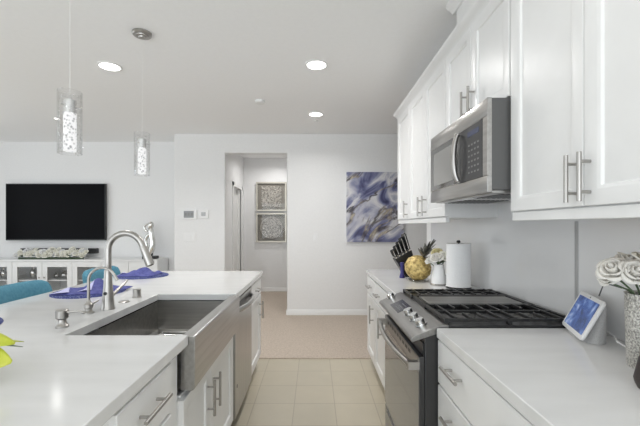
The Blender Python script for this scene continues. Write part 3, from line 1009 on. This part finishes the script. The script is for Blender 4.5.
# hall art: two shadow boxes
HE = 7.36
for (ya, yb, lab, rnd) in ((182, 211, 'upper shadow box in the hall with a square pale relief behind glass', False),
                           (213, 242.3, 'lower shadow box in the hall with a round pale relief behind glass', True)):
    Y = HE - .05
    x0, x1, z0, z1 = bx(256, Y), bx(286.4, Y), bz(yb, Y), bz(ya, Y)
    t = thing('shadow_box', lab, 'framed art', ((x0 + x1) / 2, Y, z0), 'shadow boxes in the hall')
    mb = MB(fF(Y))
    mb.rectring(x0, x1, z0, z1, [(0, -.049), (0, 0), (.03, 0), (.03, -.04), (.031, -.041)])
    fr_ = obj('frame', mb, M['frost'], t, bevel=.002)
    obj('backing', MB(fF(Y)).box(x0 + .03, x1 - .03, z0 + .03, z1 - .03, -.0405, -.038), M['linen'], t)
    mb = MB(fF(Y))
    cxx, czz = (x0 + x1) / 2, (z0 + z1) / 2
    random.seed(11 + rnd)
    for k in range(330):
        a, b_ = random.uniform(-.2, .2), random.uniform(-.2, .2)
        if rnd and (a * a + b_ * b_ > .205 ** 2):
            continue
        ang, ln = random.uniform(0, PI), random.uniform(.010, .022)
        ca, sa = math.cos(ang), math.sin(ang)
        q = [(cxx + a + (i * ln) * ca - (j * .006) * sa, czz + b_ + (i * ln) * sa + (j * .006) * ca) for i, j in ((-1, -1), (1, -1), (1, 1), (-1, 1))]
        hh = random.uniform(-.034, -.014)
        mb.loft([[(p[0], p[1], -.0385) for p in q], [(p[0], p[1], hh) for p in q]])
    if rnd:
        mb.loft([[(cxx + r_ * math.cos(2 * PI * k / 40), czz + r_ * math.sin(2 * PI * k / 40), n) for k in range(40)] for r_, n in ((.222, -.0385), (.222, -.012), (.210, -.012), (.210, -.0385))], cap=False)
    obj('relief', mb, M['relief'], t, smooth=False)
    obj('glass_pane', MB(fF(Y)).box(x0 + .029, x1 - .029, z0 + .029, z1 - .029, -.008, -.005), M['glass'], t)
random.seed(5)

# ------------------------------------------------------------------ living room: television, console
TVW = 5.95
Y = 5.88
t = thing('television', 'large wall-mounted flat black television on the living room wall', 'television', (bx(55.5, Y), Y, bz(240, Y)))
x0, x1, z0, z1 = bx(5.6, Y), bx(105.3, Y), bz(240.3, Y), bz(183.6, Y)
obj('casing', MB().box(x0, x1, Y, Y + .045, z0, z1), M['black'], t, bevel=.004)
obj('screen', MB().box(x0 + .012, x1 - .012, Y - .002, Y + .001, z0 + .02, z1 - .012), M['screen'], t)
obj('wall_mount', MB().box((x0 + x1) / 2 - .25, (x0 + x1) / 2 + .25, Y + .045, TVW, (z0 + z1) / 2 - .2, (z0 + z1) / 2 + .2), M['black'], t)

CY0, CY1 = 5.52, 5.935
CZ = .832
mc = thing('media_console', 'long white media console with glass and solid doors under the television', 'media console', (-3.6, 5.72, 0))
cx0, cx1 = bx(-46, CY0), bx(157.5, CY0)
xs = [bx(p, CY0) for p in (-46, -18, 12, 42, 72, 101, 128.5, 157.5)]
mb = MB()
mb.box(cx0, cx1, CY0, CY1, CZ - .03, CZ).box(cx0, cx1, CY0 + .02, CY1, .08, .11).box(cx0, cx1, CY1 - .015, CY1, .08, CZ - .03)
for k, x in enumerate(xs):
    if k == 0:
        mb.box(x, x + .02, CY0 + .02, CY1, .08, CZ - .03)
    else:
        mb.box(x - .02, x, CY0 + .02, CY1, .08, CZ - .03)
mb.box(cx0 + .02, xs[5], CY0 + .04, CY1, .50, .518)
mb.box(cx0 + .05, cx1 - .05, CY0 + .06, CY1 - .05, 0, .08)
obj('body', mb, M['cab'], mc, bevel=.0015)
for k in range(7):
    a, b_ = xs[k] + .003, xs[k + 1] - .003
    if k < 5:
        fm = MB(fF(CY0 + .02))
        fm.box(a, a + .075, .11, CZ - .034, .0, .02).box(b_ - .075, b_, .11, CZ - .034, .0, .02)
        fm.box(a + .075, b_ - .075, .11, .185, 0, .02).box(a + .075, b_ - .075, CZ - .112, CZ - .034, 0, .02)
        d = obj('glass_door', fm, M['cab'], mc, bevel=.002)
        obj('pane', MB(fF(CY0 + .02)).box(a + .07, b_ - .07, .18, CZ - .108, .006, .010), M['glass'], d)
        hx = b_ - .035 if k % 2 == 0 else a + .035
    else:
        d = slab('door', fF(CY0 + .02), a, b_, .11, CZ - .034, mc)
        hx = a + .04 if k == 6 else b_ - .04
    obj('knob', MB(fF(CY0)).tube([(hx, .56, 0), (hx, .56, .016), (hx, .56, .022)], [.006, .012, .008], 12), M['nickel'], d)
# silver ornaments behind the glass, on the shelf
for px, hgt, r_, lab, zz in ((4, .17, .05, 'silver ornament behind the leftmost visible glass door', .518), (33.5, .19, .055, 'tall silver vase behind the second visible glass door', .518),
                             (65, .13, .062, 'round silver bowl-vase behind the third glass door, upper shelf', .518), (56.5, .10, .04, 'small silver jar beside the round silver vase', .518)):
    x = bx(px, 5.72)
    mb = MB().lathe([(r_ * .55, 0), (r_ * .6, .01), (r_, hgt * .4), (r_ * .95, hgt * .55), (r_ * .45, hgt * .82), (r_ * .6, hgt), (r_ * .52, hgt - .004), (.01, hgt * .8)], (x, 5.72, zz + .0012), 24)
    tag(obj('silver_vase', mb, M['silver']), lab, 'vase')
# soundbar
x0, x1 = bx(20, 5.86), bx(96.2, 5.86)
sb = thing('soundbar', 'long black soundbar on the wall below the television, behind the white roses', 'soundbar', ((x0 + x1) / 2, 5.89, .90))
obj('casing', MB().box(x0, x1, 5.86, 5.935, .90, .985), M['rside'], sb, bevel=.008)
for x in (x0 + .3, x1 - .3):
    obj('bracket', MB().box(x - .04, x + .04, 5.93, 5.949, .92, .97), M['black'], sb)


# ------------------------------------------------------------------ flowers
def rose_mb(c, r_, tilt=(0, 0), seed=0, layers=(2, 3, 4, 5)):
    """bud of overlapping cupped petals, the outer ones opening and curling back"""
    rnd = random.Random(seed)
    Mx = Matrix.Translation(Vector(c)) @ Matrix.Rotation(tilt[1], 4, 'Z') @ Matrix.Rotation(tilt[0], 4, 'X')
    mb = MB(Mx)
    nl = len(layers)
    a00 = rnd.uniform(0, 6)
    for L_, n in enumerate(layers):
        q = L_ / (nl - 1)
        for k in range(n):
            a0 = a00 + L_ * 1.1 + 2 * PI * k / n + rnd.uniform(-.12, .12)
            wd = (1.25 if L_ < 2 else .98) * PI / n * 1.15
            R0 = r_ * (.16 + .62 * q) * rnd.uniform(.94, 1.06)
            top = r_ * (.62 - .50 * q + rnd.uniform(-.04, .04))
            curl = q * r_ * .30

            def fn(u, v, a0=a0, wd=wd, R0=R0, top=top, curl=curl, q=q):
                s_ = 2 * u - 1
                ang = a0 + s_ * wd * (.45 + .55 * math.sin(PI * .5 * min(1, v * 1.5)))
                v2 = v * (1 - .16 * s_ * s_)
                rad = R0 * (.35 + .65 * math.sin(PI * .5 * min(1, v2 * 1.4)))
                e = max(0, v2 - .62) / .38
                rad += curl * e * e + R0 * .05 * s_
                if q < .4:
                    rad *= 1 - (.75 - q) * v2 ** 3
                z = -.55 * r_ + (top + .55 * r_) * math.sin(PI * .5 * v2) - curl * .55 * e ** 3
                return (rad * math.cos(ang), rad * math.sin(ang), z)
            mb.sheet(fn, 7, 7)
    mb.ball((0, 0, -.42 * r_), r_ * .38, (1, 1, .8), 12, 6)
    return mb


def leaf_mb(p, d, ln, wd, droop=.2, roll=0):
    p, d = Vector(p), Vector(d).normalized()
    sdv = d.cross(Vector((0, 0, 1)))
    sdv = sdv.normalized() if sdv.length > .01 else Vector((1, 0, 0))
    if roll:
        sdv = Matrix.Rotation(roll, 3, d) @ sdv
    nn = sdv.cross(d)
    mb = MB()

    def fn(u, v):
        s_ = (v - .5) * 2
        wv = wd * math.sin(PI * min(1, u * .93 + .05)) ** .8
        return p + d * ln * u + sdv * s_ * wv * .5 + nn * (.12 * wd * (abs(s_)) * (1 - u)) + Vector((0, 0, -droop * ln * u * u))
    mb.sheet(fn, 10, 4)
    return mb


# garland of roses on the console
gl = thing('rose_garland', 'long low garland of white roses on the media console', 'flower garland', (bx(50, 5.62), 5.62, CZ))
mb = MB()
mb.tube([(bx(18, 5.62), 5.63, CZ + .014), (bx(50, 5.62), 5.62, CZ + .016), (bx(83, 5.62), 5.63, CZ + .014)], .013, 8)
obj('base', mb, M['leaf'], gl)
rs = []
rnd = random.Random(3)
for k in range(45):
    row = k // 15
    px = 17.8 + (k % 15) * 4.65 + rnd.uniform(-.8, .8) + (2.3 if row == 1 else 0)
    rr0 = rnd.uniform(.047, .058)
    x = bx(px, 5.6)
    z = CZ + (.073, .108, .128)[row] + rnd.uniform(-.008, .014)
    if row == 2 and rnd.random() < .35:
        continue
    y = (5.58, 5.60, 5.66)[row]
    obj('rose', rose_mb((x, y, z), rr0, (R(rnd.uniform(30, 75)), R(rnd.uniform(-45, 45))), k, (2, 4, 4)), M['cream'] if k % 4 else M['white'], gl, solid=.001)
for k in range(16):
    x = bx(rnd.uniform(17, 84), 5.6)
    obj('leaf', leaf_mb((x, 5.60, CZ + .032), (rnd.uniform(-.7, .7), -.5, rnd.uniform(.1, .9)), .085, .04), M['leaf'], gl, solid=.0008)

# abstract silver figure sculpture on the console
Y = 5.70
x = bx(150, Y)
sc = thing('sculpture', 'silver abstract looped figure on a black base at the console end', 'sculpture', (x, Y, CZ))
obj('base', MB().box(x - .10, x + .115, Y - .06, Y + .06, CZ, CZ + .045), M['black'], sc, bevel=.004)


def px3(pts_, Y_=Y, dy=0):
    return [(bx(a, Y_), Y_ + dy, bz(b_, Y_)) for a, b_ in pts_]


mb = MB()
mb.tube(px3([(150, 258), (150.5, 253), (152.5, 248), (153, 242), (151.5, 236), (150.8, 231), (151, 227)]), [.035, .04, .055, .05, .042, .048, .03], 14)
mb.tube(px3([(151.5, 233), (147.5, 235.5), (145, 239), (146.5, 246), (149, 253)]), [.034, .03, .026, .024, .024], 12)
mb.tube(px3([(148.5, 232), (145, 229.5), (144.6, 226), (147.5, 224), (150.5, 225), (149, 229)], dy=-.02), [.02, .022, .022, .022, .022, .018], 12)
mb.ball(px3([(151, 225)])[0], .055, (.85, .85, 1.1), 16, 10)
obj('figure', mb, M['silver'], sc, sub=1)

# ------------------------------------------------------------------ far right worktop items
# knife block
kb = thing('knife_block', 'black knife block full of black-handled knives behind the pineapple', 'knife block', (.80, 3.13, CT))
x0, y0 = .80, 3.13
Kd = Vector((-.42, -.05, .9)).normalized()
Ku = Vector((0, 1, 0)); Kw = Kd.cross(Ku).normalized()
P0_ = Vector((x0 + .04, y0, CT))
mb = MB()
mb.loft([[(x0 - .02, y0 - .055, CT), (x0 + .10, y0 - .055, CT), (x0 + .10, y0 + .055, CT), (x0 - .02, y0 + .055, CT)],
         [(x0 - .11, y0 - .055, CT + .15), (x0 + .03, y0 - .055, CT + .23), (x0 + .03, y0 + .055, CT + .23), (x0 - .11, y0 + .055, CT + .15)]])
obj('block', mb, M['black'], kb, bevel=.004)
for i in range(5):
    for j in range(3):
        c0 = Vector((x0 - .095 + .028 * i, y0 - .040 + .040 * j, CT + .158 + .016 * i))
        ln = .085 + .019 * i - .006 * j
        kd = (Kd + Vector((.03 * i, .02 * (j - 1), .0))).normalized()
        mb = MB()
        mb.tube([c0, c0 + kd * .02], [.010, .010], 10)
        k_ = MB().tube([c0 + kd * .014, c0 + kd * ln * .5, c0 + kd * ln * .9, c0 + kd * ln], [.011, .0125, .0135, .008], 10)
        kn = obj('knife_handle', k_, M['black'], kb)
        obj('bolster', mb, M['chrome'], kn)
        a_ = c0 + kd * .02 + Vector((-.004, -.0115, 0))
        obj('tang', MB().tube([a_, a_ + kd * (ln - .03)], .0035, 8), M['chrome'], kn)
# purple bottle
mb = MB().lathe([(.021, 0), (.024, .006), (.020, .02), (.014, .04), (.014, .10), (.018, .12), (.016, .13), (.004, .132)], (.735, 3.02, CT), 20)
tag(obj('bottle', mb, M['purple']), 'small deep purple bottle left of the gold pineapple', 'bottle')
# gold pineapple
pa = thing('pineapple_ornament', 'gold pineapple ornament with tilted silvery leaves by the knife block', 'ornament', (.82, 2.86, CT))
pc = Vector((.822, 2.86, CT + .104))
ax = Vector((.40, -.30, .86)).normalized()
q = Vector((0, 0, 1)).rotation_difference(ax).to_matrix().to_4x4()
mb = MB(Matrix.Translation(pc) @ q)
nseg, nr = 64, 36
rings = []
for i in range(nr + 1):
    ph = PI * i / nr
    ring = []
    for k in range(nseg):
        th_ = 2 * PI * k / nseg
        bmp = 1 + .075 * abs(math.cos(4.5 * th_ + 5 * ph) * math.cos(4.5 * th_ - 5 * ph)) * math.sin(ph)
        rr0 = max(math.sin(ph), .02) * .100 * bmp
        ring.append((rr0 * math.cos(th_), rr0 * math.sin(th_), -math.cos(ph) * .098))
    rings.append(ring)
mb.loft(rings)
obj('body', mb, M['gold'], pa)
mb = MB().lathe([(.081, 0), (.094, .012), (.086, .02), (.080, .012)], (pc.x, pc.y, CT), 28)
obj('base', mb, M['glass'], pa)
rnd = random.Random(4)
for L_ in range(4):
    for k in range(6):
        a = 2 * PI * (k + .5 * (L_ % 2)) / 6
        lat = q.to_3x3() @ Vector((math.cos(a), math.sin(a), 0))
        d_ = ax * (.55 + .45 * L_) + lat * (.75 - .2 * L_)
        p_ = pc + ax * (.092 + .018 * L_)
        obj('leaf', leaf_mb(p_, d_, .10 + .008 * L_, .03, .05), M['darkleaf'] if 'darkleaf' in M else M.setdefault('darkleaf', noise_mat('pewter_leaf', (.10, .10, .09), (.26, .25, .22), 40, rough=.35, metal=.5)), pa, solid=.001)
# white jug with roses
jx, jy = .925, 2.68
vz = thing('flower_vase', 'white vase of white roses between the pineapple and paper towels', 'vase of flowers', (jx, jy, CT))
mb = MB().lathe([(.050, 0), (.056, .004), (.052, .05), (.042, .10), (.034, .135), (.038, .15), (.034, .15), (.030, .135), (.01, .06)], (jx, jy, CT), 28)
obj('vase', mb, M['white'], vz)
obj('ring', MB().lathe([(.060, .001), (.062, .006), (.058, .010), (.055, .004)], (jx, jy, CT), 28), M['nickel'], vz)
for k, (dx, dy, dz, r_, mt) in enumerate(((-.03, -.04, .205, .050, 'petal'), (.035, -.03, .215, .048, 'cream'), (.0, .03, .235, .045, 'yellow'), (-.06, .02, .18, .04, 'petal'), (.06, .03, .20, .042, 'yellow'))):
    obj('rose', rose_mb((jx + dx, jy + dy, CT + dz), r_, (R(40), R(-20 + 25 * dx * 30)), 40 + k), M[mt], vz, solid=.001)
    obj('stem', MB().tube([(jx + dx * .2, jy + dy * .2, CT + .12), (jx + dx, jy + dy, CT + dz - .02)], .003, 8), M['leaf'], vz)
for k in range(5):
    a = 2 * PI * k / 5 + .5
    obj('leaf', leaf_mb((jx, jy, CT + .15), (math.cos(a), math.sin(a), .6), .09, .035, .2), M['leaf'], vz, solid=.0008)
# paper towel holder
tx, ty = 1.012, 2.53
pt = thing('paper_towel_holder', 'standing roll of white paper towels on a black holder behind the range', 'paper towels', (tx, ty, CT))
obj('base', MB().lathe([(.085, 0), (.085, .008), (.08, .012), (.004, .012)], (tx, ty, CT), 32), M['black'], pt)
obj('rod', MB().lathe([(.005, .01), (.005, .315), (.012, .318), (.014, .326), (.010, .334), (.002, .336)], (tx, ty, CT), 16), M['black'], pt)
obj('roll', MB().lathe([(.086, .014), (.081, .018), (.081, .308), (.086, .312), (.022, .312), (.020, .308), (.020, .02)], (tx, ty, CT), 40), M['paper'], pt)

# ------------------------------------------------------------------ near right worktop items
sdp = thing('smart_display', 'white-rimmed smart display showing a misty blue picture on the near worktop', 'smart display', (1.06, 1.42, CT))
yaw, lean, w_, h_ = -1.928, .452, .243, .165
u_ = Vector((math.cos(yaw), math.sin(yaw), 0)); n_ = Vector((math.sin(yaw), -math.cos(yaw), 0))
up_ = Vector((0, 0, 1)) * math.cos(lean) - n_ * math.sin(lean)
nn_ = u_.cross(up_)
if nn_.dot(n_) < 0:
    nn_ = -nn_
O = Vector((1.021, 1.438, .928))


def rr2(u0, u1, v0, v1, n0, rc, seg=6):
    pts_ = []
    for cu, cv, a0 in ((u1 - rc, v0 + rc, -90), (u1 - rc, v1 - rc, 0), (u0 + rc, v1 - rc, 90), (u0 + rc, v0 + rc, 180)):
        for k in range(seg + 1):
            a = R(a0 + 90 * k / seg)
            pts_.append(O + u_ * (cu + rc * math.cos(a)) + up_ * (cv + rc * math.sin(a)) + nn_ * n0)
    return pts_


W2 = w_ / 2
obj('bezel', MB().loft([rr2(-W2 + .004, W2 - .004, .004, h_ - .004, -.012, .012), rr2(-W2, W2, 0, h_, -.008, .014), rr2(-W2, W2, 0, h_, -.002, .014), rr2(-W2 + .002, W2 - .002, .002, h_ - .002, 0, .012)]), M['white'], sdp)
obj('screen', MB().loft([rr2(-W2 + .017, W2 - .017, .017, h_ - .017, -.001, .003), rr2(-W2 + .017, W2 - .017, .017, h_ - .017, .0008, .003)]), M['dpic'], sdp)
obj('camera_dot', MB().cyl(O + up_ * (h_ - .009), O + up_ * (h_ - .009) + nn_ * .0008, .003, seg=10), M['black'], sdp)
rings = []
for k in range(9):
    t_ = k / 8
    c0 = O + up_ * (.085 * t_ + .0) - n_ * (.06 * (1 - t_) + .020 + .012 * t_)
    z = CT + .001 + .135 * t_
    cc = Vector((c0.x, c0.y, z))
    base_off = O - n_ * (.055 - .0 * t_)
    cc = Vector((base_off.x, base_off.y, z)) - n_ * (.030 * t_)
    ha, hb = .112 - .028 * t_, .052 - .030 * t_
    rings.append([cc + u_ * ha * math.cos(a) + n_ * hb * math.sin(a) for a in [2 * PI * j / 32 for j in range(32)]])
obj('stand', MB().loft(rings), M['fabric'], sdp)
obj('power_cord', MB().tube([O - n_ * .11 + Vector((0, 0, .02)) - up_ * .0, O - n_ * .12 + u_ * .07 + Vector((0, 0, .015)), Vector((1.06, 1.26, CT + .03)), Vector((1.085, 1.215, CT + .006)), Vector((1.12, 1.22, CT + .02)), Vector((1.15, 1.27, CT + .07)), Vector((1.168, 1.32, CT + .10))], .0028, 8), M['white'], sdp)

vx, vy = 1.022, 1.10
rv = thing('flower_vase', 'pebble-textured silver vase of white roses at the right picture edge', 'vase of flowers', (vx, vy, CT))
obj('vase', MB().lathe([(.050, 0), (.053, .004), (.056, .12), (.058, .222), (.060, .228), (.056, .228), (.053, .2), (.05, .02)], (vx, vy, CT), 36), M['pebble'], rv)
for k, (px, py, Y_, r_, tl, tz, mt) in enumerate(((613, 269, 1.10, .045, 50, -60, 'petal'), (636, 272, 1.06, .044, 55, -15, 'petal'), (628, 261, 1.16, .040, 40, 20, 'petal'), (648, 262, 1.12, .045, 40, 30, 'cream'), (655, 280, 1.05, .042, 60, 30, 'petal'), (608, 277, 1.13, .030, 60, -70, 'petal'))):
    c0 = Vector((bx(px, Y_), Y_, bz(py, Y_)))
    obj('rose', rose_mb(c0, r_, (R(tl), R(tz)), 60 + k), M[mt], rv, solid=.001)
    obj('stem', MB().tube([(vx + (c0.x - vx) * .2, vy, CT + .15), (vx + (c0.x - vx) * .45, vy + (c0.y - vy) * .5, CT + .235), c0 - Vector((0, 0, .015))], .003, 8), M['leaf'], rv)
obj('twig', MB().tube([(bx(622, 1.14), 1.14, bz(288, 1.14)), (bx(604, 1.17), 1.17, bz(283, 1.17)), (bx(599, 1.18), 1.18, bz(296, 1.18))], .0022, 6), M['dark'], rv)

# dark rounded case at the picture edge
dc = thing('storage_case', 'dark brown rounded case at the right picture edge on the near worktop', 'case', (.925, .94, CT))
mb = MB()
rings = []
for k in range(9):
    t_ = k / 8
    z = CT + .10 * t_
    ins = .012 * (1 - min(1, t_ * 5)) + .006 * max(0, (t_ - .85) / .15)
    off = .028 * t_
    rings.append([(.940 + off + (.085 - ins) * (abs(math.cos(a)) ** .5) * (1 if math.cos(a) > 0 else -1), .942 + (.055 - ins) * (abs(math.sin(a)) ** .5) * (1 if math.sin(a) > 0 else -1), z) for a in [2 * PI * j / 32 for j in range(32)]])
mb.loft(rings)
obj('body', mb, M['brownc'], dc)
mb = MB().loft([[(.968 + r_ * .085 * (abs(math.cos(a)) ** .5) * (1 if math.cos(a) > 0 else -1), .942 + r_ * .055 * (abs(math.sin(a)) ** .5) * (1 if math.sin(a) > 0 else -1), CT + z) for a in [2 * PI * j / 32 for j in range(32)]] for r_, z in ((1, .1005), (1.0, .108), (.9, .112))])
obj('lid', mb, M['brownc'], dc)

# ------------------------------------------------------------------ flower bowl at the left picture edge
fb = thing('leafy_centrepiece', 'lime green leafy centrepiece reaching in from the left picture edge', 'plant', (-1.0, 1.0, CT))
obj('bowl', MB().lathe([(.05, 0), (.055, .004), (.075, .05), (.07, .10), (.066, .10), (.07, .05), (.04, .01)], (-1.0, 1.0, CT), 28), M['white'], fb)
pts_ = []
for k in range(8):
    a = 2 * PI * k / 9 + .9
    obj('leaf', leaf_mb((-1.0, 1.0, CT + .095), (math.cos(a), math.sin(a), .30 if k % 2 else .12), .155, .05, .25), M['lime'], fb, solid=.001)
obj('leaf', leaf_mb((-.985, .99, CT + .125), (1, .05, .02), .155, .05, .12, R(40)), M['lime'], fb, solid=.001)
obj('leaf', leaf_mb((-.985, .98, CT + .085), (1, -.03, -.03), .165, .075, .08, R(60)), M['lime'], fb, solid=.001)
obj('leaf', leaf_mb((-.99, 1.0, CT + .110), (1, .0, .0), .18, .014, .06), M['leaf'], fb, solid=.001)
